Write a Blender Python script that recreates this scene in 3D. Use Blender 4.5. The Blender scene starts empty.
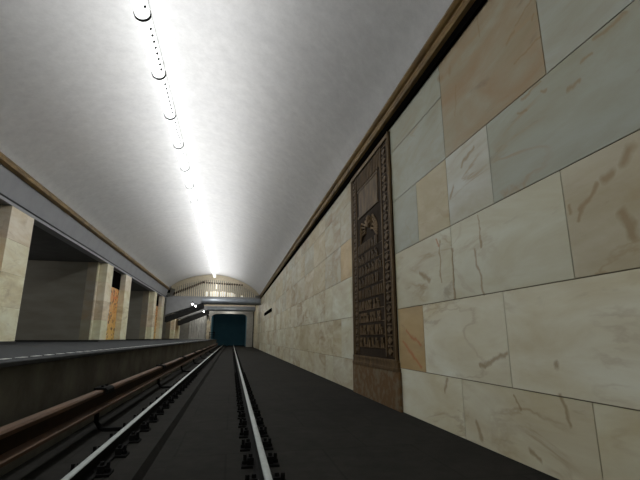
import bpy, bmesh, math, random
from mathutils import Vector
random.seed(7)
sc = bpy.context.scene
R = math.radians

# ------------------------------------------------------------------ camera, world, exposure
cam_data = bpy.data.cameras.new('camera')
cam = bpy.data.objects.new('camera', cam_data)
sc.collection.objects.link(cam)
cam.location = (0, 0, 0)
cam.rotation_euler = (R(90 + 13.186), 0, R(-11.675))
cam_data.sensor_width = 36
cam_data.lens = 36 * 417 / 640
cam_data.clip_start = 0.05
cam_data.clip_end = 300
sc.camera = cam

world = bpy.data.worlds.new('world')
sc.world = world
world.use_nodes = True
world.node_tree.nodes['Background'].inputs[0].default_value = (0.5, 0.52, 0.55, 1)
world.node_tree.nodes['Background'].inputs[1].default_value = 0.0
LAMP = 1.3             # glow of the lamp diffusers
LAMP_DOWN, VAULT_FILL = 33.0, 122.0   # watts down from each tube, and of the unseen light added for the vault
sc.view_settings.view_transform = 'Standard'
sc.view_settings.look = 'None'
sc.view_settings.gamma = 1
sc.view_settings.use_curve_mapping = False
sc.view_settings.exposure = 0.0

# ------------------------------------------------------------------ materials
def new_mat(name):
    m = bpy.data.materials.new(name)
    m.use_nodes = True
    nt = m.node_tree
    b = nt.nodes['Principled BSDF']
    return m, nt, b

def nd(nt, kind, **kw):
    n = nt.nodes.new(kind)
    for k, v in kw.items():
        setattr(n, k, v)
    return n

def mixc(nt, fac, a, b, blend='MIX'):
    n = nt.nodes.new('ShaderNodeMix')
    n.data_type = 'RGBA'
    n.blend_type = blend
    for sock, v in ((n.inputs[0], fac), (n.inputs[6], a), (n.inputs[7], b)):
        if hasattr(v, 'is_output'):
            nt.links.new(v, sock)
        elif isinstance(v, (int, float)):
            sock.default_value = v
        else:
            sock.default_value = (*v[:3], 1)
    return n.outputs[2]

def ramp(nt, src, lo, hi):
    n = nt.nodes.new('ShaderNodeMapRange')
    n.inputs[1].default_value = lo
    n.inputs[2].default_value = hi
    nt.links.new(src, n.inputs[0])
    return n.outputs[0]

def noise(nt, vec, scale, detail=4, rough=0.55, dist=0.0):
    n = nt.nodes.new('ShaderNodeTexNoise')
    n.inputs['Scale'].default_value = scale
    n.inputs['Detail'].default_value = detail
    n.inputs['Roughness'].default_value = rough
    n.inputs['Distortion'].default_value = dist
    if vec is not None:
        nt.links.new(vec, n.inputs['Vector'])
    return n.outputs['Fac']

def simple(name, col, col2=None, rough=0.6, metal=0.0, scale=6.0, bump=0.0, stretch=None, lo=0.35, hi=0.65, spec=None):
    m, nt, b = new_mat(name)
    geo = nd(nt, 'ShaderNodeNewGeometry')
    vec = geo.outputs['Position']
    if stretch:
        mp = nd(nt, 'ShaderNodeMapping')
        mp.inputs['Scale'].default_value = stretch
        nt.links.new(vec, mp.inputs[0])
        vec = mp.outputs[0]
    f = noise(nt, vec, scale, 6)
    c = mixc(nt, ramp(nt, f, lo, hi), col, col2 or tuple(v * 0.75 for v in col))
    nt.links.new(c, b.inputs['Base Color'])
    b.inputs['Roughness'].default_value = rough
    b.inputs['Metallic'].default_value = metal
    if spec is not None:
        b.inputs['Specular IOR Level'].default_value = spec
    if bump:
        bp = nd(nt, 'ShaderNodeBump')
        bp.inputs['Strength'].default_value = bump
        bp.inputs['Distance'].default_value = 0.02
        nt.links.new(f, bp.inputs['Height'])
        nt.links.new(bp.outputs[0], b.inputs['Normal'])
    return m

def emis(name, col, strength):
    m, nt, b = new_mat(name)
    b.inputs['Base Color'].default_value = (0.8, 0.8, 0.8, 1)
    b.inputs['Emission Color'].default_value = (*col, 1)
    b.inputs['Emission Strength'].default_value = strength
    return m

# veins and stains of the near slabs, as (y, z, y, z, half width) on the right wall
STAINS = [(2.49, 1.43, 2.53, 1.36, 0.06), (2.66, 1.32, 2.73, 1.28, 0.045), (2.81, 1.25, 2.9, 1.19, 0.03), (2.9, 1.19, 3.03, 1.1, 0.035), (3.03, 1.1, 3.06, 1.04, 0.02), (3.13, 1.19, 3.13, 1.11, 0.02), (2.63, 0.97, 2.57, 0.75, 0.05), (3.53, -0.24, 3.53, -0.27, 0.03), (3.53, -0.54, 3.48, -0.74, 0.025), (4.24, -0.61, 4.13, -0.74, 0.02), (4.07, -1.12, 3.93, -1.15, 0.03), (5.68, -0.57, 5.76, -0.75, 0.03), (4.99, -1.01, 4.93, -1.17, 0.04), (4.8, -0.32, 4.27, -0.17, 0.03), (5.28, 1.21, 5.3, 0.53, 0.025), (4.72, 1.09, 4.6, 0.54, 0.025), (4.58, 1.53, 4.56, 1.1, 0.018), (6.36, 1.04, 6.05, 0.87, 0.05), (5.64, 1.44, 5.66, 0.83, 0.025), (4.56, 2.43, 4.85, 2.32, 0.03), (5.1, 2.1, 5.23, 1.97, 0.03), (2.68, 2.42, 2.8, 2.42, 0.02), (2.32, 2.54, 2.63, 2.54, 0.022), (2.82, 2.28, 2.96, 2.29, 0.02), (3.51, 2.41, 3.66, 2.42, 0.02), (3.22, 2.44, 3.28, 2.45, 0.02), (3.27, 2.57, 3.58, 2.55, 0.018), (3.56, 3.4, 3.71, 3.37, 0.025), (5.05, 4.29, 5.04, 4.16, 0.05), (4.96, 3.91, 4.97, 3.83, 0.05), (5.32, 4.0, 5.23, 3.91, 0.06), (4.84, 3.53, 4.93, 3.09, 0.018), (4.23, 4.29, 4.18, 3.87, 0.018), (3.24, 3.54, 3.54, 3.46, 0.02), (3.24, 3.36, 3.28, 3.32, 0.02), (3.21, 3.03, 3.61, 3.04, 0.02), (6.08, 4.86, 6.44, 4.82, 0.02)]
RED_VEINS = [(7.04, 0.11, 6.46, -0.1, 0.03), (7.2, -0.07, 6.51, -0.46, 0.035), (5.73, 1.49, 5.68, 1.35, 0.02)]

def segment_mask(nt, vec, segs):
    out = None
    for y0, z0, y1, z1, w in segs:
        a = Vector((0, y0, z0)); ba = Vector((0, y1 - y0, z1 - z0)); L2 = max(ba.length_squared, 1e-5)
        pa = nd(nt, 'ShaderNodeVectorMath', operation='SUBTRACT'); nt.links.new(vec, pa.inputs[0]); pa.inputs[1].default_value = a
        dt = nd(nt, 'ShaderNodeVectorMath', operation='DOT_PRODUCT'); nt.links.new(pa.outputs[0], dt.inputs[0]); dt.inputs[1].default_value = ba / L2
        h = nd(nt, 'ShaderNodeClamp'); nt.links.new(dt.outputs['Value'], h.inputs[0])
        sc_ = nd(nt, 'ShaderNodeVectorMath', operation='SCALE'); sc_.inputs[0].default_value = ba; nt.links.new(h.outputs[0], sc_.inputs['Scale'])
        df = nd(nt, 'ShaderNodeVectorMath', operation='DISTANCE'); nt.links.new(pa.outputs[0], df.inputs[0]); nt.links.new(sc_.outputs[0], df.inputs[1])
        mr = nd(nt, 'ShaderNodeMapRange'); nt.links.new(df.outputs['Value'], mr.inputs[0])
        mr.inputs[1].default_value = w * 0.3; mr.inputs[2].default_value = w * 1.25; mr.inputs[3].default_value = 1; mr.inputs[4].default_value = 0
        if out is None: out = mr.outputs[0]
        else:
            mx = nd(nt, 'ShaderNodeMath', operation='MAXIMUM'); nt.links.new(out, mx.inputs[0]); nt.links.new(mr.outputs[0], mx.inputs[1]); out = mx.outputs[0]
    return out

def marble_mat(name='marble', stains=False):
    m, nt, b = new_mat(name)
    geo = nd(nt, 'ShaderNodeNewGeometry')
    col = nd(nt, 'ShaderNodeAttribute', attribute_name='slab')
    par = nd(nt, 'ShaderNodeAttribute', attribute_name='par')
    sep = nd(nt, 'ShaderNodeSeparateColor')
    nt.links.new(par.outputs['Color'], sep.inputs[0])
    rust, seed, veins = sep.outputs[0], sep.outputs[1], sep.outputs[2]
    off = nd(nt, 'ShaderNodeVectorMath', operation='MULTIPLY_ADD')
    cmb = nd(nt, 'ShaderNodeCombineXYZ')
    for i in range(3):
        nt.links.new(seed, cmb.inputs[i])
    nt.links.new(cmb.outputs[0], off.inputs[0])
    off.inputs[1].default_value = (37, 53, 71)
    nt.links.new(geo.outputs['Position'], off.inputs[2])
    rot = nd(nt, 'ShaderNodeMapping')
    nt.links.new(off.outputs[0], rot.inputs[0])
    rot.inputs['Rotation'].default_value = (R(-38), 0, 0)
    rot.inputs['Scale'].default_value = (1, 0.55, 1.7)
    vec = rot.outputs[0]
    # soft clouds
    cl = noise(nt, vec, 1.1, 6, 0.62, 0.6)
    c = mixc(nt, ramp(nt, cl, 0.3, 0.7), col.outputs['Color'], mixc(nt, 1.0, col.outputs['Color'], (0.78, 0.70, 0.56), 'MULTIPLY'))
    # rust clouds
    rc = noise(nt, vec, 1.3, 5, 0.6, 0.8)
    mr = nd(nt, 'ShaderNodeMath', operation='MULTIPLY')
    nt.links.new(ramp(nt, rc, 0.38, 0.68), mr.inputs[0])
    nt.links.new(rust, mr.inputs[1])
    c = mixc(nt, mr.outputs[0], c, (0.30, 0.21, 0.115))
    # veins
    vn = noise(nt, vec, 0.9, 5, 0.55, 0.7)
    a1 = nd(nt, 'ShaderNodeMath', operation='SUBTRACT'); a1.inputs[1].default_value = 0.5
    nt.links.new(vn, a1.inputs[0])
    a2 = nd(nt, 'ShaderNodeMath', operation='ABSOLUTE'); nt.links.new(a1.outputs[0], a2.inputs[0])
    line = nd(nt, 'ShaderNodeMapRange')
    nt.links.new(a2.outputs[0], line.inputs[0])
    line.inputs[1].default_value = 0.0; line.inputs[2].default_value = 0.03
    line.inputs[3].default_value = 1.0; line.inputs[4].default_value = 0.0
    gate = ramp(nt, noise(nt, off.outputs[0], 0.9, 2), 0.45, 0.65)
    m1 = nd(nt, 'ShaderNodeMath', operation='MULTIPLY'); nt.links.new(line.outputs[0], m1.inputs[0]); nt.links.new(gate, m1.inputs[1])
    m2 = nd(nt, 'ShaderNodeMath', operation='MULTIPLY'); nt.links.new(m1.outputs[0], m2.inputs[0]); nt.links.new(veins, m2.inputs[1])
    m2b = nd(nt, 'ShaderNodeMath', operation='MULTIPLY'); m2b.inputs[1].default_value = 0.8; nt.links.new(m2.outputs[0], m2b.inputs[0])
    c = mixc(nt, m2b.outputs[0], c, (0.33, 0.235, 0.13))
    # dark blotchy streaks
    st = noise(nt, vec, 2.6, 4, 0.5, 0.5)
    m3 = nd(nt, 'ShaderNodeMath', operation='MULTIPLY'); nt.links.new(ramp(nt, st, 0.66, 0.74), m3.inputs[0]); nt.links.new(veins, m3.inputs[1])
    m4 = nd(nt, 'ShaderNodeMath', operation='MULTIPLY'); m4.inputs[1].default_value = 0.4; nt.links.new(m3.outputs[0], m4.inputs[0])
    c = mixc(nt, m4.outputs[0], c, (0.17, 0.11, 0.065))
    if stains:
        wob = nd(nt, 'ShaderNodeTexNoise'); wob.inputs['Scale'].default_value = 5; wob.inputs['Detail'].default_value = 4
        nt.links.new(geo.outputs['Position'], wob.inputs['Vector'])
        w2 = nd(nt, 'ShaderNodeVectorMath', operation='SUBTRACT'); nt.links.new(wob.outputs['Color'], w2.inputs[0]); w2.inputs[1].default_value = (0.5, 0.5, 0.5)
        w3 = nd(nt, 'ShaderNodeVectorMath', operation='MULTIPLY_ADD'); nt.links.new(w2.outputs[0], w3.inputs[0]); w3.inputs[1].default_value = (0, 0.16, 0.16); nt.links.new(geo.outputs['Position'], w3.inputs[2])
        fl = nd(nt, 'ShaderNodeVectorMath', operation='MULTIPLY'); nt.links.new(w3.outputs[0], fl.inputs[0]); fl.inputs[1].default_value = (0, 1, 1)
        for segs, colr, amt in ((STAINS, (0.27, 0.18, 0.085), 0.66), (RED_VEINS, (0.42, 0.15, 0.06), 0.7)):
            k = nd(nt, 'ShaderNodeMath', operation='MULTIPLY'); k.inputs[1].default_value = amt
            nt.links.new(segment_mask(nt, fl.outputs[0], segs), k.inputs[0])
            c = mixc(nt, k.outputs[0], c, colr)
    nt.links.new(c, b.inputs['Base Color'])
    b.inputs['Roughness'].default_value = 0.55
    b.inputs['Specular IOR Level'].default_value = 0.25
    return m

def ceiling_mat():
    m, nt, b = new_mat('vault_plaster')
    geo = nd(nt, 'ShaderNodeNewGeometry')
    mp = nd(nt, 'ShaderNodeMapping'); mp.inputs['Scale'].default_value = (0.12, 1.3, 0.12)
    nt.links.new(geo.outputs['Position'], mp.inputs[0])
    bands = noise(nt, mp.outputs[0], 0.9, 3)
    fine = noise(nt, geo.outputs['Position'], 3.5, 10, 0.8)
    c = mixc(nt, ramp(nt, bands, 0.35, 0.65), (0.80, 0.80, 0.80), (0.82, 0.82, 0.815))
    c = mixc(nt, ramp(nt, fine, 0.35, 0.65), c, mixc(nt, 1.0, c, (0.86, 0.86, 0.86), 'MULTIPLY'))
    nt.links.new(c, b.inputs['Base Color'])
    b.inputs['Roughness'].default_value = 0.9
    b.inputs['Specular IOR Level'].default_value = 0.1
    return m

def floor_mat():
    m, nt, b = new_mat('dark_trackbed_concrete')
    geo = nd(nt, 'ShaderNodeNewGeometry')
    f = noise(nt, geo.outputs['Position'], 5, 8, 0.7)
    f2 = noise(nt, geo.outputs['Position'], 0.8, 3)
    c = mixc(nt, ramp(nt, f, 0.3, 0.7), (0.012, 0.0115, 0.0095), (0.021, 0.0195, 0.0165))
    c = mixc(nt, ramp(nt, f2, 0.4, 0.65), c, mixc(nt, 1.0, c, (0.8, 0.8, 0.8), 'MULTIPLY'))
    br = nd(nt, 'ShaderNodeTexBrick')
    br.inputs['Scale'].default_value = 1.0
    br.inputs['Mortar Size'].default_value = 0.012
    br.inputs['Brick Width'].default_value = 1.1
    br.inputs['Row Height'].default_value = 1.3
    br.inputs['Color1'].default_value = br.inputs['Color2'].default_value = (1, 1, 1, 1)
    br.inputs['Mortar'].default_value = (0.72, 0.72, 0.72, 1)
    nt.links.new(geo.outputs['Position'], br.inputs[0])
    c = mixc(nt, 1.0, c, br.outputs['Color'], 'MULTIPLY')
    nt.links.new(c, b.inputs['Base Color'])
    b.inputs['Roughness'].default_value = 0.95
    b.inputs['Specular IOR Level'].default_value = 0.1
    return m

def mosaic_mat():
    m, nt, b = new_mat('orange_mosaic')
    geo = nd(nt, 'ShaderNodeNewGeometry')
    v = nd(nt, 'ShaderNodeTexVoronoi'); v.inputs['Scale'].default_value = 7
    nt.links.new(geo.outputs['Position'], v.inputs['Vector'])
    sepc = nd(nt, 'ShaderNodeSeparateColor'); nt.links.new(v.outputs['Color'], sepc.inputs[0])
    xyz = nd(nt, 'ShaderNodeSeparateXYZ'); nt.links.new(geo.outputs['Position'], xyz.inputs[0])
    hgt = ramp(nt, xyz.outputs[2], 0.2, 2.4)
    base = mixc(nt, hgt, (0.66, 0.42, 0.08), (0.72, 0.24, 0.07))
    c = mixc(nt, ramp(nt, sepc.outputs[0], 0.2, 0.9), base, (0.80, 0.50, 0.18))
    c = mixc(nt, ramp(nt, sepc.outputs[1], 0.72, 0.85), c, (0.14, 0.05, 0.02))
    nt.links.new(c, b.inputs['Base Color'])
    b.inputs['Roughness'].default_value = 0.5
    return m

M = {
    'ceiling': ceiling_mat(),
    'marble': marble_mat(),
    'marble_stained': marble_mat('stained_marble', True),
    'floor': floor_mat(),
    'mosaic': mosaic_mat(),
    'mortar': simple('brown_mortar', (0.17, 0.145, 0.10), (0.22, 0.19, 0.14), 0.9),
    'platform': simple('grey_granite_paving', (0.048, 0.051, 0.053), (0.062, 0.065, 0.067), 0.95, scale=9, spec=0.05),
    'lip': simple('grey_platform_kerb', (0.05, 0.052, 0.053), (0.065, 0.067, 0.068), 0.95, scale=8, spec=0.05),
    'platform_wall': simple('stained_dark_plaster', (0.10, 0.095, 0.079), (0.165, 0.155, 0.13), 0.9, scale=2.2, spec=0.1),
    'paint': simple('white_road_paint', (0.75, 0.75, 0.72), (0.6, 0.6, 0.58), 0.7),
    'fascia': simple('blue_grey_fascia', (0.30, 0.305, 0.325), (0.34, 0.345, 0.365), 0.7, scale=1.5),
    'groove': simple('dark_groove', (0.03, 0.03, 0.033), None, 0.9),
    'soffit': simple('dark_grey_soffit', (0.10, 0.10, 0.10), (0.12, 0.12, 0.12), 0.9, scale=2),
    'gold': simple('aged_gilt_moulding', (0.29, 0.185, 0.062), (0.15, 0.092, 0.034), 0.45, 0.35, 5, 0.2, stretch=(1, 0.4, 1)),
    'gap': simple('black_board_and_painted_shade', (0.004, 0.0035, 0.003), None, 0.9, spec=0.0),  # black of boards and lintels, and of the shadow painted under the cornice
    'bronze': simple('dark_cast_bronze', (0.125, 0.080, 0.036), (0.066, 0.042, 0.020), 0.6, 0.1, 7, 0.5, spec=0.2, stretch=(1, 1, 0.35)),
    'bronze_hi': simple('light_bronze', (0.19, 0.127, 0.064), (0.12, 0.078, 0.04), 0.55, 0.1, 9, 0.3, spec=0.2),
    'bronze_bright': simple('pale_bronze_letters', (0.30, 0.22, 0.13), (0.20, 0.14, 0.075), 0.5, 0.1, 9, 0.3, spec=0.3),
    'bronze_dark': simple('deep_brown_bronze', (0.032, 0.021, 0.012), (0.021, 0.014, 0.008), 0.8, 0.0, 8, 0.3, spec=0.1),  # plaque field, a darker bronze than the raised parts
    'plinth': simple('mottled_bronze_plinth', (0.125, 0.072, 0.030), (0.155, 0.125, 0.08), 0.7, 0.0, 7, 0.3, lo=0.46, hi=0.6, spec=0.2),
    'rail_top': simple('polished_rail_head', (0.30, 0.325, 0.31), (0.24, 0.26, 0.25), 0.5, 0.1, 12),
    'rail_side': simple('sooty_rail_steel', (0.007, 0.0066, 0.006), (0.005, 0.0046, 0.0042), 0.9, 0.0, 12, spec=0.1),
    'rust': simple('rusty_contact_rail', (0.105, 0.047, 0.017), (0.06, 0.029, 0.012), 0.75, 0.0, 4, 0.2, stretch=(1, 0.25, 1)),
    'rust_dark': simple('dark_brown_web', (0.032, 0.017, 0.009), (0.02, 0.012, 0.007), 0.8, 0.0, 4, spec=0.1),  # web in a darker brown than the flanges
    'black_iron': simple('black_iron', (0.006, 0.0057, 0.0054), (0.004, 0.0038, 0.0036), 0.9, 0.0, 9, spec=0.1),
    'beam': simple('painted_grey_beam', (0.36, 0.37, 0.39), (0.42, 0.43, 0.45), 0.6, 0.0, 2),
    'steel': simple('glossy_steel_casing', (0.34, 0.37, 0.41), (0.28, 0.31, 0.35), 0.3, 0.35, 3),
    'dark_plate': simple('charcoal_plate', (0.022, 0.022, 0.022), (0.016, 0.016, 0.016), 0.9, 0.0, 3),
    'cream': simple('cream_stone', (0.68, 0.60, 0.45), (0.57, 0.50, 0.37), 0.7, 0.0, 6),
    'cream_rib': simple('pale_cream_rib', (0.80, 0.74, 0.60), (0.66, 0.58, 0.44), 0.6, 0.0, 8),
    'grille_back': simple('grey_grille_back', (0.36, 0.36, 0.35), (0.27, 0.25, 0.21), 0.8, 0.0, 4),
    'brown': simple('dark_brown_block', (0.05, 0.030, 0.017), None, 0.9, spec=0.0),
    'ribbed': simple('ribbed_grey_sheet', (0.44, 0.44, 0.425), (0.52, 0.52, 0.50), 0.7, 0.0, 3),
    'white': simple('off_white_plaster', (0.62, 0.62, 0.60), (0.52, 0.52, 0.50), 0.8, 0.0, 3),
    'end_wall': simple('grey_end_wall_plaster', (0.34, 0.335, 0.31), (0.28, 0.275, 0.255), 0.85, 0.0, 3),
    'teal': simple('tunnel_lining_haze_tint', (0.07, 0.20, 0.26), (0.06, 0.175, 0.23), 0.85, 0.0, 1.0),  # teal lining colour paints in the haze that fills the tunnel
    'diffuser': emis('lamp_diffuser', (0.97, 1.0, 0.985), LAMP),
    'lit': emis('warm_lit_pane', (1.0, 0.88, 0.62), 0.5),
    'spot': emis('spot_lamp_face', (1.0, 1.0, 0.97), 9.0),
    'seam': simple('black_lamp_seam', (0.01, 0.01, 0.01), None, 0.9, spec=0.0),
    'lamp_body': simple('white_lamp_trough', (0.75, 0.75, 0.75), None, 0.6),
}

# ------------------------------------------------------------------ mesh helpers
class MB:
    """collects shapes of one object"""
    def __init__(self):
        self.v, self.f, self.mi, self.col, self.par = [], [], [], [], []
        self.c = (0.5, 0.5, 0.5); self.p = (0, 0, 0); self.m = 0
    def add(self, vs, fs):
        o = len(self.v)
        self.v += [tuple(p) for p in vs]
        for f in fs:
            self.f.append([o + i for i in f]); self.mi.append(self.m)
            self.col.append(self.c); self.par.append(self.p)
        return self
    def box(self, x0, x1, y0, y1, z0, z1):
        vs = [(x, y, z) for x in (x0, x1) for y in (y0, y1) for z in (z0, z1)]
        return self.add(vs, [(0, 1, 3, 2), (4, 6, 7, 5), (0, 4, 5, 1), (2, 3, 7, 6), (0, 2, 6, 4), (1, 5, 7, 3)])
    def prism_y(self, prof, y0, y1, caps=True, mats=None):
        """closed outline in (x, z) pushed along y"""
        n = len(prof); o = self.m
        vs = [(x, y0, z) for x, z in prof] + [(x, y1, z) for x, z in prof]
        for i in range(n):
            self.m = mats[i] if mats else o
            j = (i + 1) % n
            self.add([vs[i], vs[j], vs[n + j], vs[n + i]], [(0, 1, 2, 3)])
        self.m = o
        if caps:
            self.add(vs[:n], [tuple(range(n))[::-1]]); self.add(vs[n:], [tuple(range(n))])
        return self
    def prism_x(self, prof, x0, x1):
        """closed outline in (y, z) pushed along x"""
        n = len(prof)
        vs = [(x0, y, z) for y, z in prof] + [(x1, y, z) for y, z in prof]
        fs = [(i, (i + 1) % n, n + (i + 1) % n, n + i) for i in range(n)]
        return self.add(vs, fs + [tuple(range(n)), tuple(range(n, 2 * n))[::-1]])
    def tube(self, pts, r, seg=8):
        pts = [Vector(p) for p in pts]; rings = []
        for i, p in enumerate(pts):
            d = (pts[min(i + 1, len(pts) - 1)] - pts[max(i - 1, 0)]).normalized()
            up = Vector((0, 0, 1)) if abs(d.z) < 0.9 else Vector((1, 0, 0))
            a = d.cross(up).normalized(); b = d.cross(a).normalized()
            rings.append([p + (a * math.cos(t) + b * math.sin(t)) * r for t in [2 * math.pi * k / seg for k in range(seg)]])
        vs = [v for rg in rings for v in rg]; fs = []
        for i in range(len(pts) - 1):
            for k in range(seg):
                fs.append((i * seg + k, i * seg + (k + 1) % seg, (i + 1) * seg + (k + 1) % seg, (i + 1) * seg + k))
        fs += [tuple(range(seg))[::-1], tuple(range(len(vs) - seg, len(vs)))]
        return self.add(vs, fs)
    def cyl(self, c, axis, r, h, seg=10):
        d = Vector(axis).normalized() * h / 2; c = Vector(c)
        return self.tube([c - d, c + d], r, seg)

ORIGIN = {}
def build(name, mb, mats, parent=None, smooth=False, bevel=0.0, origin=None):
    base = Vector((0, 0, 0))
    if parent is not None:
        base = ORIGIN[parent.name]
    elif origin is not None:
        base = Vector(origin)
    me = bpy.data.meshes.new(name)
    me.from_pydata([tuple(Vector(v) - base) for v in mb.v], [], mb.f)
    if not isinstance(mats, (list, tuple)):
        mats = [mats]
    for m in mats:
        me.materials.append(m)
    me.polygons.foreach_set('material_index', mb.mi)
    a = me.attributes.new('slab', 'FLOAT_COLOR', 'FACE')
    a.data.foreach_set('color', [q for c in mb.col for q in (*c, 1.0)])
    a = me.attributes.new('par', 'FLOAT_COLOR', 'FACE')
    a.data.foreach_set('color', [q for c in mb.par for q in (*c, 1.0)])
    bm = bmesh.new(); bm.from_mesh(me)
    bmesh.ops.remove_doubles(bm, verts=bm.verts, dist=1e-5)
    bmesh.ops.recalc_face_normals(bm, faces=bm.faces)
    bm.to_mesh(me); bm.free()
    if smooth:
        me.polygons.foreach_set('use_smooth', [True] * len(me.polygons))
    o = bpy.data.objects.new(name, me)
    sc.collection.objects.link(o)
    ORIGIN[o.name] = base
    if parent is not None:
        o.parent = parent
    else:
        o.location = base
    if bevel:
        b = o.modifiers.new('bevel', 'BEVEL'); b.width = bevel; b.segments = 2; b.limit_method = 'ANGLE'
    return o

def thing(name, loc, label, cat, group=None):
    o = bpy.data.objects.new(name, None); o.empty_display_size = 0.1
    sc.collection.objects.link(o); o.location = loc
    ORIGIN[o.name] = Vector(loc)
    return tag(o, label, cat, group)
def tag(o, label, cat, group=None):
    o['label'] = label; o['category'] = cat
    if group: o['group'] = group
    return o
def struct(name, mb, mats, label=None, **kw):
    o = build(name, mb, mats, **kw); o['kind'] = 'structure'
    if label: o['label'] = label
    return o
def copy_tree(o, parent=None):
    c = o.copy(); sc.collection.objects.link(c)
    if parent is not None: c.parent = parent
    for ch in list(o.children): copy_tree(ch, c)
    return c

ORD = ['first', 'second', 'third', 'fourth', 'fifth', 'sixth', 'seventh', 'eighth', 'ninth', 'tenth', 'eleventh', 'twelfth',
       'thirteenth', 'fourteenth', 'fifteenth', 'sixteenth', 'seventeenth', 'eighteenth', 'nineteenth', 'twentieth',
       'twenty-first', 'twenty-second', 'twenty-third', 'twenty-fourth']

# ------------------------------------------------------------------ the setting
Y0, YV, YE = -12.0, 47.0, 62.0      # back wall, end of the vault, end wall with the tunnel mouth
FZ, PZ, WX = -1.27, -0.215, 3.0     # track floor, platform top, right wall

# track floor with a drain channel
mb = MB()
mb.prism_y([(-2.06, FZ), (-0.84, FZ), (-0.80, FZ - 0.10), (-0.62, FZ - 0.10), (-0.58, FZ), (3.2, FZ), (3.2, -1.6), (-2.06, -1.6)], Y0, 74)
struct('floor', mb, M['floor'], 'dark concrete track floor with a drain between the rails')

# platform
mb = MB()
mb.box(-16.0, -2.06, Y0, YE, -1.6, PZ - 0.05)
plat = MB(); plat.box(-16.0, -2.16, Y0, YE, PZ - 0.05, PZ)
pw = struct('platform', plat, M['platform'], 'grey platform along the left side of the track')
build('platform_wall', mb, M['platform_wall'], pw)
mb = MB(); mb.box(-2.16, -2.0, Y0, YE, PZ - 0.05, PZ)
build('platform_kerb', mb, M['lip'], pw, bevel=0.01)
mb = MB(); y = 0.5
while y < 61:
    mb.box(-2.31, -2.25, y, y + 0.17, PZ, PZ + 0.004); y += 0.37
build('edge_marking', mb, M['paint'], pw)

# vault
ctrl = [(-7.0, 4.95), (-6.8, 5.15), (-6.45, 5.5), (-5.6, 6.02), (-4.1, 6.53), (-2.1, 6.76), (-0.25, 6.45), (1.4, 5.8), (2.4, 5.1), (2.9, 4.55), (3.05, 4.3)]
prof = []
for i in range(1, len(ctrl) - 2):
    p0, p1, p2, p3 = [Vector(c) for c in ctrl[i - 1:i + 3]]
    for k in range(6):
        t = k / 6
        prof.append(tuple(0.5 * ((2 * p1) + (-p0 + p2) * t + (2 * p0 - 5 * p1 + 4 * p2 - p3) * t * t + (-p0 + 3 * p1 - 3 * p2 + p3) * t ** 3)))
prof.append(ctrl[-2])
def vault_z(x):
    for a, b in zip(prof, prof[1:]):
        if a[0] <= x <= b[0]:
            return a[1] + (b[1] - a[1]) * (x - a[0]) / (b[0] - a[0])
    return prof[0][1] if x < prof[0][0] else prof[-1][1]
outer = [(x + 0.25 * (x + 2.1) / 5, z + 0.3) for x, z in prof]
mb = MB(); mb.prism_y(prof + outer[::-1], Y0, YV + 0.6)
vault = struct('ceiling', mb, M['ceiling'], 'long white plastered vault over the track')
me = vault.data
for p in me.polygons:
    p.use_smooth = abs(p.normal.y) < 0.5
vault.data.set_sharp_from_angle(angle=R(40)) if hasattr(vault.data, 'set_sharp_from_angle') else None

# right wall of marble slabs: courses of 1.045 m on a 1.046 m grid
GREY, WHITE, CREAM, BEIGE, BROWN, ORANGE = (0.385, 0.415, 0.365), (0.62, 0.64, 0.54), (0.59, 0.58, 0.455), (0.50, 0.47, 0.345), (0.35, 0.295, 0.20), (0.54, 0.42, 0.235)
COURSE = [-1.27, -0.53, 0.515, 1.56, 2.60, 3.63, 4.40]
g = lambda k: 3.19 + 1.046 * k
PALE = (0.76, 0.775, 0.66)
# (start, end on the grid, colour, rust, veins)
near = {
    0: [(-3, 0, (0.70, 0.69, 0.54), .2, .6), (0, 2, (0.69, 0.68, 0.54), .2, .8), (2, 4, PALE, .08, .6)],
    1: [(-4, -1, (0.74, 0.73, 0.59), .1, .3), (-1, 1, (0.76, 0.765, 0.64), .12, .5), (1, 3, PALE, .12, .5), (3, 4, ORANGE, .4, 1)],
    2: [(-2, 0, (0.54, 0.515, 0.40), .3, 1), (0, 2, WHITE, .05, .5), (2, 4, WHITE, .25, 1)],
    3: [(-3, -1, GREY, .05, .4), (-1, 1, GREY, .08, 1), (1, 2, (0.52, 0.545, 0.50), .05, .8), (2, 3, BEIGE, .25, .5), (3, 4, GREY, .05, .4)],
    4: [(-2, 0, (0.40, 0.43, 0.385), .15, .5), (2, 4, GREY, .15, 1)],
    5: [(-2, 0, GREY, .05, .4), (2, 4, GREY, .1, .5)],
}
back = MB(); back.box(WX + 0.012, WX + 0.5, Y0, YE, FZ, 4.9)
wr = struct('wall_right', back, M['mortar'], 'tall wall of marble slabs along the right of the track')
face = MB(); rnd = random.Random(11)
def slab(mb, y0, y1, z0, z1, col, rust, vein):
    gap = 0.006
    mb.c = col; mb.p = (rust, rnd.random(), vein)
    a = [(WX, y0 + gap, z0 + gap), (WX, y1 - gap, z0 + gap), (WX, y1 - gap, z1 - gap), (WX, y0 + gap, z1 - gap)]
    b = [(WX + 0.02, y, z) for _, y, z in a]
    mb.add(a + b, [(0, 1, 2, 3), (0, 4, 5, 1), (1, 5, 6, 2), (2, 6, 7, 3), (3, 7, 4, 0)])
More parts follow.
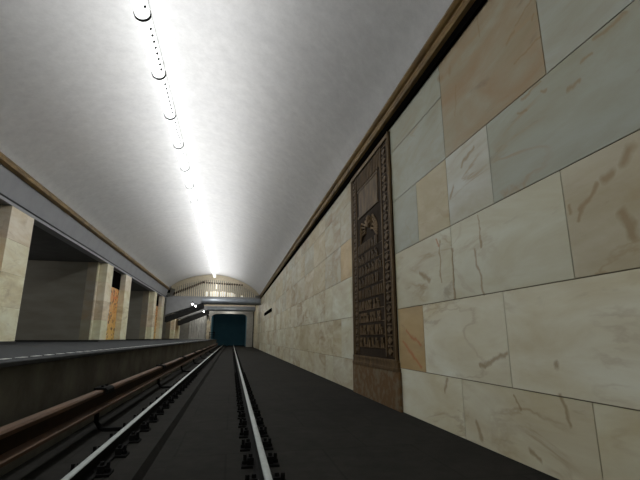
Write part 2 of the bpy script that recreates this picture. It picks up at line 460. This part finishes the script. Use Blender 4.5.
for r in range(6):
    k = -15 + (r % 2)
    lows = near[r][0][0]
    while k < lows:
        n = min(rnd.choice((1, 2)), lows - k)
        slab(face, g(k), g(k + n), COURSE[r], COURSE[r + 1], rnd.choice((GREY, WHITE, CREAM)), rnd.random() * .3, rnd.random()); k += n
    for (a, b, c, ru, ve) in near[r]:
        slab(face, g(a), g(b), COURSE[r], COURSE[r + 1], c, ru, ve)
    k = 4
    last = None
    while k < 56:
        n = rnd.choice((1, 1, 2, 2, 2)); n = min(n, 56 - k)
        pal = (WHITE, WHITE, CREAM, CREAM, BEIGE, (0.60, 0.60, 0.50)) if r < 3 else ((0.50, 0.515, 0.44), (0.54, 0.55, 0.46), (0.55, 0.53, 0.42), BEIGE, (0.47, 0.49, 0.42))
        c = rnd.choice(pal)
        if (r, k) in ((3, 6), (3, 7)) : c, n = (0.56, 0.455, 0.28), 2
        if r == 3 and k in (6, 7): ru = .45
        else: ru = rnd.choice((.2, .35, .5, .7, .9))
        y1 = min(g(k + n), YE)
        slab(face, g(k), y1, COURSE[r], COURSE[r + 1], c, ru, rnd.choice((.3, .6, 1))); k += n
slab(face, g(0), g(2), COURSE[4], COURSE[6], (0.36, 0.335, 0.25), 1.0, 1)
build('marble_cladding', face, M['marble_stained'], wr)

# gilt moulding and black strip painting the shadow gap under it, right
def moulding(x, z, s, tilt):
    p = [(-.03, .17), (.02, .185), (.07, .165), (.095, .12), (.075, .07), (.05, .04), (.075, .01), (.11, -.04), (.10, -.10), (.06, -.145), (0, -.16), (-.03, -.16)]
    out = []
    for a, b in p:
        a *= s; ca, sa = math.cos(tilt), math.sin(tilt)
        out.append((x + a * ca - b * sa, z + a * sa + b * ca))
    return out
mb = MB(); mb.prism_y(moulding(2.96, 4.49, -1, 0.32), Y0, YV)
t1 = struct('trim_1', mb, M['gold'], 'gilt cornice moulding along the top of the right wall')
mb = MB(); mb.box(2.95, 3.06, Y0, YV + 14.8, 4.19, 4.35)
build('painted_cornice_shadow', mb, M['gap'], t1)
mb = MB(); mb.prism_y([(-6.98, 5.00), (-6.80, 4.94), (-6.69, 4.99), (-6.66, 5.08), (-6.70, 5.17), (-6.80, 5.25), (-6.98, 5.25)], Y0, YV)
struct('trim_2', mb, M['gold'], 'gilt cornice moulding along the left edge of the vault')

# left fascia above the pylons
mb = MB(); mb.prism_y([(-7.05, 4.28), (-6.82, 5.05), (-7.4, 5.2), (-7.4, 4.28)], Y0, YV)
wl = struct('wall_left', mb, M['fascia'], 'plain grey fascia band above the left pylons')
mb = MB(); mb.box(-7.4, -7.065, Y0, YV, 4.20, 4.28); build('fascia_groove', mb, M['groove'], wl)
mb = MB(); mb.box(-7.4, -7.03, Y0, YV, 4.10, 4.20); build('fascia_ledge', mb, M['fascia'], wl)
mb = MB(); mb.box(-16.0, -7.03, YV, YE, 4.10, 4.30); build('fascia_end', mb, M['beam'], wl)
# passages and hall behind the pylons
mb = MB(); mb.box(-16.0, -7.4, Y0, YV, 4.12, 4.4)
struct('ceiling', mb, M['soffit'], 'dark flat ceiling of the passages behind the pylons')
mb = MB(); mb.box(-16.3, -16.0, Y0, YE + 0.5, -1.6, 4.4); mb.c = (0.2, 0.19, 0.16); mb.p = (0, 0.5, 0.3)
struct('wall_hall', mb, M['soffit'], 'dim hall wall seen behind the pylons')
mb = MB(); mb.box(-16.3, 3.5, Y0 - 0.3, Y0, -1.6, 7.3)
struct('wall_back', mb, M['white'], 'plain wall closing the near end of the station')

# end section: flat ceiling, end wall with the tunnel mouth, tunnel
mb = MB(); mb.box(-7.1, 3.1, YV + 0.6, YE, 4.45, 4.7)
struct('ceiling', mb, M['white'], 'flat white ceiling beyond the end of the vault')
TX0, TX1, TZ = -2.90, 2.05, 3.32
mb = MB()
mb.box(-16.0, TX0, YE, YE + 0.5, -1.6, 4.7); mb.box(TX1, 3.5, YE, YE + 0.5, FZ, 4.7); mb.box(TX0, TX1, YE, YE + 0.5, TZ, 4.7)
for s, x in ((1, TX0), (-1, TX1)):     # rounded upper corners of the mouth
    arc = [(x + s * 0.8 * (1 - math.cos(t)), TZ - 0.5 * (1 - math.sin(t))) for t in [math.pi / 2 * k / 6 for k in range(7)]]
    mb.prism_y([(x, TZ)] + arc, YE, YE + 0.5)
we = struct('wall_end', mb, M['end_wall'], 'pale end wall around the tunnel mouth')
mb = MB()
x = -5.9
pts = []
while x < -3.8:
    pts += [(x, YE - 0.02), (x + 0.05, YE - 0.09), (x + 0.19, YE - 0.09), (x + 0.24, YE - 0.02)]; x += 0.33
outl = pts + [(pts[-1][0], YE), (pts[0][0], YE)]
n = len(outl)
vs = [(a, b, PZ) for a, b in outl] + [(a, b, 3.6) for a, b in outl]
mb.add(vs, [(i, (i + 1) % n, n + (i + 1) % n, n + i) for i in range(n)] + [tuple(range(n)), tuple(range(n, 2 * n))])
build('ribbed_cladding', mb, M['ribbed'], we)
mb = MB()
mb.box(TX0 - 1.2, TX0 - 0.02, YE + 0.5, 74, -1.6, 4.5); mb.box(TX1 + 0.02, TX1 + 1.2, YE + 0.5, 74, -1.6, 4.5)
mb.box(TX0 - 1.2, TX1 + 1.2, YE + 0.5, 74, 4.5, 4.8); mb.box(TX0 - 1.2, TX1 + 1.2, 74, 74.4, -1.6, 4.8)
struct('tunnel', mb, M['teal'], 'blue-black tunnel beyond the end wall')

# ------------------------------------------------------------------ ceiling lamps
LR, LP, LZ = 0.15, 2.02, 6.46
LX = -2.09
CROWN = vault_z(LX)
def make_lamp(yc, label):
    t = thing('ceiling_lamp', (LX, yc, LZ), label, 'ceiling lamp', 'tube lamps along the crown of the vault')
    y0, y1 = yc - LP / 2, yc + LP / 2
    circ = lambda r: [(LX + r * math.cos(a), LZ - r * math.sin(a)) for a in [2 * math.pi * k / 28 for k in range(28)]]
    mb = MB(); mb.prism_y(circ(LR), y0 + 0.02, y1 - 0.02)
    build('diffuser', mb, M['diffuser'], t)
    mb = MB(); mb.prism_y(circ(LR + 0.02), y0 - 0.03, y0 + 0.03)
    build('end_ring', mb, M['seam'], t)
    mb = MB(); mb.tube([(LX, y0, LZ + LR), (LX, y0, CROWN + 0.02)], 0.02, 8)
    build('hanger', mb, M['lamp_body'], t)
    for k in range(8):
        a = R(42)
        mb = MB(); mb.cyl((LX + (LR + 0.004) * math.cos(a), y0 + 0.28 + k * 0.2, LZ - (LR + 0.004) * math.sin(a)), (math.cos(a), 0, -math.sin(a)), 0.03, 0.03, 6)
        build('rivet', mb, M['seam'], t)
    ld = bpy.data.lights.new('lamp_light', 'AREA'); ld.shape = 'RECTANGLE'; ld.size = 0.26; ld.size_y = 1.9
    ld.energy = LAMP_DOWN; ld.color = (0.98, 1.0, 0.985)
    lo = bpy.data.objects.new('lamp_light', ld); sc.collection.objects.link(lo); lo.parent = t; lo.location = (0, 0, -LR - 0.05)
    ld = bpy.data.lights.new('vault_fill_light', 'SPOT'); ld.energy = VAULT_FILL; ld.spot_size = R(176); ld.spot_blend = 1.0; ld.shadow_soft_size = 0.25
    lo = bpy.data.objects.new('vault_fill_light', ld); sc.collection.objects.link(lo); lo.parent = t; lo.location = (0.45, 0, -2.1); lo.rotation_euler = (math.pi, 0, 0)  # unseen light added below the tube to spread glow over the vault
    return t
first_y = 7.85 + LP / 2 - LP      # the lamp cut by the top edge of the photo
lamp0 = make_lamp(first_y, 'glowing white tube lamp cut off by the top edge of the photo')
for k in range(1, 20):
    c = copy_tree(lamp0); c.location.y = first_y + k * LP
    c['label'] = 'glowing white tube lamp on the vault crown, %s from the top of the photo' % ORD[k]
    if k == 19: c['label'] = 'farthest tube lamp on the vault crown, right above the cream lunette'
for k in range(1, 7):
    c = copy_tree(lamp0); c.location.y = first_y - k * LP
    c['label'] = 'glowing white tube lamp overhead, above the top edge of the photo'

# ------------------------------------------------------------------ pylons
PX = -7.0
STONE, STONE_SHADE = (0.88, 0.86, 0.69), (0.30, 0.285, 0.23)  # second tone paints the shade of the pylon returns into the stone
def course_box(mb, x0, x1, y0, y1, z0, z1, step, col, rng):
    z = z0
    while z < z1 - 0.01:
        zt = min(z + step, z1)
        if z1 - zt < 0.15: zt = z1
        low = (z < 1.4 and z > 0.3)
        mb.c = tuple(v * (0.95 + 0.1 * rng.random()) for v in col)
        mb.p = (0.45 if low else 0.12, rng.random(), 0.35)
        mb.box(x0, x1, y0, y1, z + 0.002, zt - 0.002); z = zt
def make_pylon(ye, label):
    """ye: y of the far end of the pylon; it is 6.1 m long"""
    rng = random.Random(3)
    ys = ye - 6.1
    t = thing('marble_pylon', (PX, ys, PZ), label, 'pylon', 'marble pylons along the platform')
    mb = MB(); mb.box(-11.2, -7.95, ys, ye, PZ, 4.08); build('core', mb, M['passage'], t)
    mb = MB(); course_box(mb, -7.95, -7.42, ys - 0.02, ye + 0.02, PZ + 0.1, 4.08, 1.05, STONE_SHADE, rng); build('stepped_return', mb, M['marble'], t)
    mb = MB(); course_box(mb, -7.46, -7.40, ys - 0.03, ys + 0.2, PZ + 0.1, 4.08, 1.05, STONE, rng); build('corner_strip', mb, M['marble'], t)  # lighter stone paints the lit front of the step
    for a, b in ((ys + 0.22, ys + 1.42), (ye - 1.55, ye)):
        mb = MB(); course_box(mb, -7.42, PX, a, b, PZ + 0.1, 4.08, 1.05, STONE, rng); build('pilaster', mb, M['marble'], t, bevel=0.006)
    mb = MB(); mb.box(-7.42, -7.36, ys + 1.42, ye - 1.55, PZ + 0.1, 3.05); build('mosaic_panel', mb, M['mosaic'], t)
    mb = MB(); mb.box(-7.42, -7.33, ys + 1.42, ye - 1.55, 3.05, 4.08); build('lintel', mb, M['gap'], t)
    mb = MB(); mb.box(-11.2, PX + 0.03, ys - 0.03, ye + 0.03, PZ, PZ + 0.1); build('plinth', mb, M['dark_plate'], t)
    return t
M['passage'] = simple('marble_passage_shade', (0.205, 0.198, 0.165), (0.17, 0.155, 0.12), 0.6, 0.0, 1.2, stretch=(0.6, 0.6, 2.0))  # pylon sides in darker marble, painting in the shade of the passages
py = make_pylon(15.9, 'nearest cream marble pylon, cut by the left edge of the photo')
for k, lb in ((1, 'cream marble pylon with an orange mosaic panel, second from the left edge'),
              (2, 'cream marble pylon just before the grey beams, third from the left edge'),
              (3, 'cream marble pylon beyond the dark sloping braces, farthest of the row')):
    c = copy_tree(py); c.location.y += 15.1 * k; c['label'] = lb

# ------------------------------------------------------------------ end of the vault: lunette, beams, braces
t = thing('lunette_grille', (-2.1, YV, 4.3), 'cream arched lunette with a ribbed grille closing the far end of the vault', 'lunette')
inner = [(x, z - 0.01) for x, z in prof if -6.7 <= x <= 2.85]
bz = 4.28
low = [(-6.75, bz), (2.9, bz)]
mb = MB(); mb.prism_y([(-6.72, bz)] + inner + [(2.86, bz)], YV + 0.25, YV + 0.45); build('backing', mb, M['grille_back'], t)
rim_in = [(-2.1 + (x + 2.1) * 0.92, bz + (z - bz) * 0.78) for x, z in inner]
mb = MB(); mb.prism_y(inner + rim_in[::-1], YV - 0.02, YV + 0.25); build('rim', mb, M['cream'], t)
mb = MB(); mb.box(-6.3, 2.5, YV - 0.04, YV + 0.25, bz, bz + 0.06); build('sill', mb, M['beam'], t)
def rim_z(x):
    for a, b in zip(rim_in, rim_in[1:]):
        if a[0] <= x <= b[0]: return a[1] + (b[1] - a[1]) * (x - a[0]) / (b[0] - a[0])
    return bz + 0.2
x = -6.15
while x < 2.35:
    w = 0.062
    mb = MB(); mb.box(x, x + 2 * w, YV + 0.02, YV + 0.25, bz + 0.06, rim_z(x + w) + 0.03)
    build('bar', mb, M['cream_rib'], t); x += 0.215
# brown blocks stepping up the left side and along the upper band
for k in range(14):
    f = k / 13; xx = -6.3 + f * 2.9; zz = 4.62 + f * 1.25
    mb = MB(); mb.prism_y([(xx, zz - 0.17), (xx + 0.13, zz - 0.06), (xx + 0.16, zz + 0.17), (xx + 0.03, zz + 0.06)], YV - 0.06, YV + 0.05)
    build('brown_block', mb, M['brown'], t)
for k in range(16):
    xx = -3.25 + k * 0.27; zz = 5.86 - 0.012 * k
    mb = MB(); mb.box(xx, xx + 0.15, YV - 0.05, YV + 0.05, zz - 0.08, zz + 0.08); build('brown_block', mb, M['brown'], t)
for pa, pb, z0, zt in ((207.6, 209.6, .1, .6), (211.7, 212.5, .1, .62), (213.0, 213.9, .1, .62), (214.7, 215.6, .1, .66), (216.0, 217.3, .1, .66), (217.8, 219.5, .1, .62), (221.2, 222.4, .1, .62),
                       (222.8, 224.3, .1, .66), (224.7, 226.4, .1, .62), (228.1, 229.0, .1, .56), (229.9, 230.7, .1, .54), (231.2, 232.5, .1, .54), (232.9, 234.1, .1, .5), (235.0, 235.8, .1, .4), (241.0, 243.2, .1, .25), (217.0, 217.9, .9, 1.45)):
    mb = MB(); mb.box((pa - 234) * .1125, (pb - 234) * .1125, YV + 0.0, YV + 0.06, bz + z0, bz + zt); build('lit_pane', mb, M['lit'], t)

def frame_beam(y0, d, zb, label, top):
    t = thing('ceiling_beam', (-2.1, y0, zb), label, 'beam', 'grey beams across the end of the station')
    mb = MB(); mb.prism_y([(-6.96, top), (WX - 0.02, top), (WX - 0.02, zb), (-3.35, zb), (-6.96, 2.35)], y0, y0 + d)
    build('beam_web', mb, M['beam'], t)
    r = (top - zb) * 0.42
    arc = [(y0 - r * 0.8 * math.sin(a), zb + r - r * math.cos(a)) for a in [math.pi * k / 10 for k in range(11)]]
    mb = MB(); mb.prism_x(arc + [(y0 + 0.0, zb + 2 * r)], -3.3, WX - 0.02); build('steel_casing', mb, M['steel'], t, smooth=False)
    # dark sloping brace under the left haunch
    dx, dz = -3.68, -1.5
    L = math.hypot(dx, dz); nx, nz = -dz / L, dx / L
    a = (-3.15, zb + 0.12); b = (-6.95, zb + 0.12 + dz * 3.8 / 3.68)
    th = 0.55
    mb = MB(); mb.prism_y([a, b, (b[0], b[1] - th), (a[0] + 0.05, a[1] - th)], y0 - 0.12, y0 + d); build('brace', mb, M['dark_plate'], t)
    return t, a, b
b1 = frame_beam(YV, 1.3, 3.58, 'near grey steel beam across the track under the cream lunette', bz - 0.012)
b2 = frame_beam(58.0, 1.6, 3.55, 'far grey steel beam across the track, just before the tunnel mouth', 4.12)
mb = MB(); mb.box(-6.96, WX - 0.02, 58.0, 58.4, 4.12, 4.45); build('upper_band', mb, M['cream'], b2[0])

def spot(x, y, z, label):
    t = thing('spot_lamp', (x, y, z), label, 'spot lamp', 'small bright lamps on the sloping braces')
    mb = MB(); mb.cyl((x, y + 0.06, z), (0, 1, 0.25), 0.12, 0.16, 12); build('housing', mb, M['black_iron'], t)
    mb = MB(); mb.cyl((x, y - 0.03, z - 0.022), (0, 1, 0.25), 0.095, 0.03, 12); build('lens', mb, M['spot'], t)
    mb = MB(); mb.box(x - 0.04, x + 0.04, y + 0.12, y + 0.2, z - 0.05, z + 0.3); build('bracket', mb, M['black_iron'], t)
    return t
spot(-4.25, YV - 0.32, 3.50, 'left of the two bright spot lamps on the near dark brace')
spot(-3.90, YV - 0.32, 3.30, 'right of the two bright spot lamps on the near dark brace')
spot(-3.75, 57.68, 3.38, 'single bright spot lamp on the far dark brace')

# ------------------------------------------------------------------ running rails
RAILS = [(-1.255, 'left running rail with a polished head, beside the contact rail'), (0.345, 'right running rail with a polished head, nearer the marble wall')]
def rail_profile(x):
    half = [(0.0, FZ + 0.17), (0.026, FZ + 0.168), (0.033, FZ + 0.160), (0.033, FZ + 0.135), (0.012, FZ + 0.118), (0.011, FZ + 0.045), (0.025, FZ + 0.032), (0.078, FZ + 0.022), (0.078, FZ + 0.012)]
    return [(x + a, z) for a, z in half] + [(x - a, z) for a, z in half[:0:-1]]
def make_rail(x, label):
    t = thing('running_rail', (x, 0, FZ), label, 'rail', 'running rails of the track')
    p = rail_profile(x); n = len(p)
    mats = [0 if i in (0, 1, n - 1, n - 2) else 1 for i in range(n)]
    mb = MB(); mb.m = 1; mb.prism_y(p, -6, 73.9, mats=mats)
    build('rail_bar', mb, [M['rail_top'], M['rail_side']], t)
    for k in range(76):
        y = 3.38 + (k - 4) * 0.66
        mb = MB()
        mb.box(x - 0.19, x + 0.19, y - 0.09, y + 0.09, FZ, FZ + 0.022)
        for s in (-1, 1):
            mb.box(x + s * 0.10 - 0.032, x + s * 0.10 + 0.032, y - 0.05, y + 0.05, FZ + 0.022, FZ + 0.085)
        fx = build('rail_fastener', mb, M['black_iron'], t)
        if 3 <= k <= 22:
            for s in (-1, 1):
                mb = MB(); mb.cyl((x + s * 0.155, y, FZ + 0.06), (0, 0, 1), 0.018, 0.10, 8); mb.cyl((x + s * 0.155, y, FZ + 0.04), (0, 0, 1), 0.030, 0.03, 6)
                mb.cyl((x + s * 0.10, y, FZ + 0.095), (0, 0, 1), 0.022, 0.04, 6)
                build('bolt', mb, M['black_iron'], fx)
    return t
for x, lb in RAILS: make_rail(x, lb)

# ------------------------------------------------------------------ contact rail and its brackets
CX = -1.80
ct, cb = -0.73, -1.0
t = thing('contact_rail', (CX, 0, cb), 'rust-orange contact rail running along the platform wall', 'rail')
mb = MB(); mb.prism_y([(CX - .06, ct), (CX + .03, ct), (CX + .045, ct - .02), (CX + .04, ct - .06), (CX - .06, ct - .06)], -6, 60)
build('upper_flange', mb, M['rust'], t)
mb = MB(); mb.prism_y([(CX - .06, cb + .05), (CX + .055, cb + .04), (CX + .065, cb + .03), (CX + .065, cb), (CX - .06, cb)], -6, 60)
build('lower_flange', mb, M['rust'], t)
mb = MB(); mb.box(CX - .06, CX - .04, -6, 60, cb + .045, ct - .055); build('web', mb, M['rust_dark'], t)
for k in range(8):
    y = -3.6 + 10.4 * 0.5 * 1.0 * (k) + 0.0
    y = 6.75 + 5.2 * (k - 1)
    if y > 60: break
    lb = ['black bracket holding the contact rail, out of frame at lower left',
          'nearest visible black bracket under the contact rail, with a bent arm on the floor',
          'second visible black bracket along the contact rail',
          'third visible black bracket along the contact rail', 'fourth visible black bracket along the contact rail',
          'fifth visible black bracket along the contact rail', 'sixth visible black bracket along the contact rail',
          'seventh visible black bracket along the contact rail'][k]
    if k == 0: continue
    b = thing('contact_rail_bracket', (CX, y, FZ), lb, 'bracket', 'brackets of the contact rail')
    mb = MB(); w = 0.035
    mb.prism_x([(0, 0)] * 0 + [(y - w, FZ), (y + w, FZ), (y + w, FZ + 0.05), (y - w, FZ + 0.05)], -1.46, -1.70)
    mb.tube([(-1.68, y, FZ + 0.025), (-1.74, y, FZ + 0.05), (-1.795, y, FZ + 0.13), (-1.80, y, cb)], 0.032, 8)
    build('arm', mb, M['black_iron'], b)
    mb = MB()
    mb.prism_y([(CX - .095, cb - .0), (CX - .095, ct + .03), (CX + .06, ct + .03), (CX + .095, ct + .0), (CX + .095, ct - .06), (CX + .078, ct - .06), (CX + .078, ct + .002), (CX - .078, ct + .002), (CX - .078, cb - .0)], y + 0.06, y + 0.42)
    cl = build('clamp', mb, M['black_iron'], t)
    for dy in (0.14, 0.34):
        mb = MB(); mb.cyl((CX, y + dy, ct + .04), (0, 0, 1), 0.02, 0.03, 6); build('bolt', mb, M['black_iron'], cl)

# ------------------------------------------------------------------ bronze plaque on the right wall
A, B = 7.40, 10.22                     # near and far edge along the wall
t = thing('bronze_plaque', (WX, (A + B) / 2, FZ), 'tall dark bronze relief plaque with rows of raised lettering on the marble wall', 'plaque')
X = WX - 0.002
def pl(name, mb, mat, **kw): return build(name, mb, M[mat], t, **kw)
mb = MB(); mb.box(X - 0.02, X, A, B, -0.58, 4.14); pl('backplate', mb, 'bronze_dark')
mb = MB(); mb.box(X - 0.055, X, A - 0.09, B + 0.05, FZ, -0.60); pl('plinth', mb, 'plinth', bevel=0.01)
mb = MB(); mb.prism_x([(A - 0.06, -0.60), (B + 0.03, -0.60), (B + 0.03, -0.54), (A - 0.06, -0.54)], X - 0.065, X)
mb.box(X - 0.05, X, A - 0.03, B + 0.015, -0.55, -0.44); mb.box(X - 0.06, X, A - 0.01, B, -0.45, -0.40); pl('base_moulding', mb, 'bronze')
for a, b in ((A, A + 0.09), (B - 0.09, B)):
    mb = MB(); mb.box(X - 0.05, X, a, b, -0.40, 4.14); pl('frame', mb, 'bronze', bevel=0.01)
mb = MB(); mb.box(X - 0.06, X, A + 0.02, A + 0.05, -0.40, 4.14); pl('frame_edge', mb, 'bronze_hi')
for a, b in ((A + 0.13, A + 0.17), (A + 0.52, A + 0.58), (B - 0.46, B - 0.41), (B - 0.17, B - 0.13)):
    mb = MB(); mb.box(X - 0.042, X - 0.01, a, b, -0.36, 4.02); pl('inner_fillet', mb, 'bronze', bevel=0.006)
mb = MB(); mb.box(X - 0.052, X, A + 0.08, B - 0.08, 4.04, 4.13); pl('top_rail', mb, 'bronze_hi')
def band(yc, w):                      # cast lattice of lozenges
    mb = MB(); z = -0.26; k = 0
    mb.box(X - 0.026, X - 0.01, yc - 0.012, yc + 0.012, -0.36, 4.0)
    while z < 3.9:
        mb.prism_x([(yc - w, z), (yc, z - .07), (yc + w, z), (yc, z + .07)], X - 0.042, X - 0.012)
        mb.box(X - 0.036, X - 0.012, yc - w, yc + w, z + .09, z + .115)
        z += 0.205
    pl('ornament_band', mb, 'bronze')
band(A + 0.345, 0.12); band(B - 0.29, 0.09)
TA, TB = A + 0.62, B - 0.50
y = TA
while y < TB - 0.04:
    mb = MB(); mb.box(X - 0.042, X - 0.012, y, y + 0.055, 3.62, 4.0); pl('flute', mb, 'bronze', bevel=0.008); y += 0.105
mb = MB(); mb.box(X - 0.036, X - 0.012, TA + 0.16, TB - 0.16, 2.92, 3.54); pl('tablet', mb, 'bronze', bevel=0.01)
for z in (2.86, 3.54):
    mb = MB(); mb.box(X - 0.045, X - 0.012, TA + 0.10, TB - 0.10, z, z + 0.05); pl('tablet_edge', mb, 'bronze')
mb = MB(); yc = (TA + TB) / 2      # cast emblem below the tablet: drooping wings round a shell
for k in range(7):
    a = R(20 + k * 23.3)
    mb.tube([(X - 0.03, yc, 2.50), (X - 0.055, yc + 0.13 * math.cos(a), 2.50 + 0.13 * math.sin(a)), (X - 0.03, yc + 0.25 * math.cos(a), 2.50 + 0.25 * math.sin(a))], 0.028, 6)
for q in (-1, 1):
    for k in range(4):
        mb.tube([(X - 0.03, yc + q * 0.18, 2.55 - k * .05), (X - 0.055, yc + q * 0.40, 2.66 - k * .10), (X - 0.04, yc + q * 0.56, 2.48 - k * .09), (X - 0.02, yc + q * 0.60, 2.36 - k * .06)], 0.024, 6)
pl('emblem', mb, 'bronze_hi')
# rows of raised letters (illegible in the photograph: strokes of letter size)
rng = random.Random(5)
NR = 9
for r in range(NR):
    zb = 1.98 - r * 0.272; h = 0.20
    mb = MB(); y = TB - 0.05 - rng.random() * 0.05
    end = TA + 0.03 + rng.random() * 0.05
    mb.box(X - 0.0206, X - 0.012, TA, TB, zb - 0.012, zb)
    low = r >= NR - 4
    while y > end + 0.15:
        w = rng.choice((0.15, 0.16, 0.17)); q = 0.05; a, b = X - 0.044, X - 0.012
        kind = rng.randrange(6) if low else rng.choice((4, 6, 6))
        if low and rng.random() < 0.15: y -= 0.07
        mb.box(a, b, y - q, y, zb - 0.005, zb + h)
        if kind != 1: mb.box(a, b, y - w, y - w + q, zb - 0.005, zb + (h if kind != 4 else h * 0.6))
        if kind in (0, 3): mb.box(a, b, y - w, y, zb + h - q, zb + h)
        if kind in (2, 3, 4): mb.box(a, b, y - w, y, zb + h * 0.45, zb + h * 0.45 + q)
        if kind in (1, 5): mb.box(a, b, y - w, y, zb, zb + q)
        y -= w + 0.08
    pl('inscription_row', mb, 'bronze_hi' if low else 'bronze')

# ------------------------------------------------------------------ far details
mb = MB(); mb.box(WX - 0.06, WX - 0.001, 33.2, 40.4, 2.02, 2.28)
s = build('name_board', mb, M['gap'], None, origin=(WX, 36.9, 2.08), bevel=0.01)
tag(s, 'long narrow black board fixed high on the right marble wall', 'board')
t = thing('cable_conduit', (2.93, 60.4, FZ), 'thin black conduit with a kink, at the far end of the right wall', 'conduit')
mb = MB(); mb.tube([(2.92, 60.4, FZ), (2.92, 60.4, 0.75), (2.92, 60.2, 0.95), (2.92, 60.2, 4.15)], 0.06, 8); build('pipe', mb, M['black_iron'], t)
mb = MB(); mb.box(2.85, 2.995, 60.24, 60.56, 0.6, 0.75); build('collar', mb, M['black_iron'], t)
# broken stone facing beside the tunnel mouth
mb = MB(); rng = random.Random(9)
L_, R_ = [], []
z = PZ
while z < 2.9:
    L_.append((-3.45 - rng.random() * 0.10, z)); R_.append((-2.93 - rng.random() * 0.14 - (0.25 if z > 2.3 else 0), z)); z += 0.17
mb.c = (0.78, 0.74, 0.62); mb.p = (.4, .3, 1)
mb.prism_y(L_ + R_[::-1], YE - 0.16, YE - 0.002)
s = build('stone_facing', mb, M['marble'], None, origin=(-3.2, YE - 0.08, PZ))
tag(s, 'ragged-edged pale stone facing beside the tunnel mouth at the platform end', 'stone facing')
mb = MB()
for k, zc in enumerate((3.05, 2.9, 2.72, 2.5)):
    mb.box(-3.5 + 0.05 * k - 0.1, -3.28 - 0.04 * k, YE - 0.22, YE - 0.165, zc - 0.12, zc + 0.08)
s = build('cable_bundle', mb, M['black_iron'], None, origin=(-3.4, YE - 0.05, 2.7))
tag(s, 'black clump of cable on the wall beside the ragged stone facing', 'cable')
t = thing('platform_gate', (-2.6, 59.5, PZ), 'low black gate closing the far end of the platform by the tunnel', 'gate')
for x in (-2.95, -2.3):
    mb = MB(); mb.box(x - 0.04, x + 0.04, 59.46, 59.54, PZ, PZ + 1.0); build('post', mb, M['black_iron'], t)
for z in (0.3, 0.6, 0.92):
    mb = MB(); mb.box(-2.95, -2.3, 59.48, 59.52, PZ + z - 0.03, PZ + z + 0.03); build('rail', mb, M['black_iron'], t)

# ------------------------------------------------------------------ lamps of the end section, and unseen ones added in hall and tunnel
def globe(x, y, z, zc, watts, label, group, r=0.16):
    t = thing('globe_lamp', (x, y, z), label, 'lamp', group)
    mb = MB()
    pr = [(0.0, -r)] + [(r * math.cos(a), r * math.sin(a)) for a in [-math.pi / 2 + math.pi * k / 10 for k in range(1, 10)]]
    rings = [[(x + q * math.cos(b), y + q * math.sin(b), z + h) for b in [2 * math.pi * k / 14 for k in range(14)]] for q, h in pr[1:]]
    vs = [v for rg in rings for v in rg]; n = 14
    fs = [(i * n + k, i * n + (k + 1) % n, (i + 1) * n + (k + 1) % n, (i + 1) * n + k) for i in range(len(rings) - 1) for k in range(n)]
    fs += [tuple(range(n))[::-1], tuple(range(len(vs) - n, len(vs)))]
    mb.add(vs, fs); build('globe', mb, M['globe'], t, smooth=True)
    mb = MB(); mb.tube([(x, y, z + r * 0.9), (x, y, zc)], 0.025, 8); build('stem', mb, M['black_iron'], t)
    ld = bpy.data.lights.new('lamp_light', 'POINT'); ld.energy = watts; ld.shadow_soft_size = 0.12; ld.color = (1.0, 0.97, 0.9)
    lo = bpy.data.objects.new('lamp_light', ld); sc.collection.objects.link(lo); lo.parent = t; lo.location = (0, 0, -r - 0.13)
M['globe'] = emis('opal_globe', (1.0, 0.96, 0.88), 1.2)
for y in (5.3, 20.4, 35.5, 50.6):  # unseen lamps added to fill the dark passages
    globe(-13.4, y, 3.55, 4.13 if y < 45 else 4.10, 110, 'unseen globe lamp added behind the pylons to brighten the passages', 'added lamps behind the pylons')
for i, x in enumerate((-4.6, -0.4)):
    globe(x, 54.0, 4.16, 4.46, 150, ('left' if i == 0 else 'right') + ' opal globe lamp on the flat ceiling hidden behind the near grey beam', 'globe lamps of the end section', 0.12)
for i, x in enumerate((-4.2, -0.4)):  # unseen lamps added to light the end wall and tunnel
    globe(x, 60.9, 4.16, 4.46, 75, ('left' if i == 0 else 'right') + ' unseen globe lamp added to light the end wall from behind the far grey beam', 'globe lamps of the end section', 0.12)
globe(-0.4, 64.0, 4.2, 4.5, 75, 'unseen globe lamp added inside the tunnel to light its lining', None, 0.12)  # unseen lamp added so that the tunnel lining shows
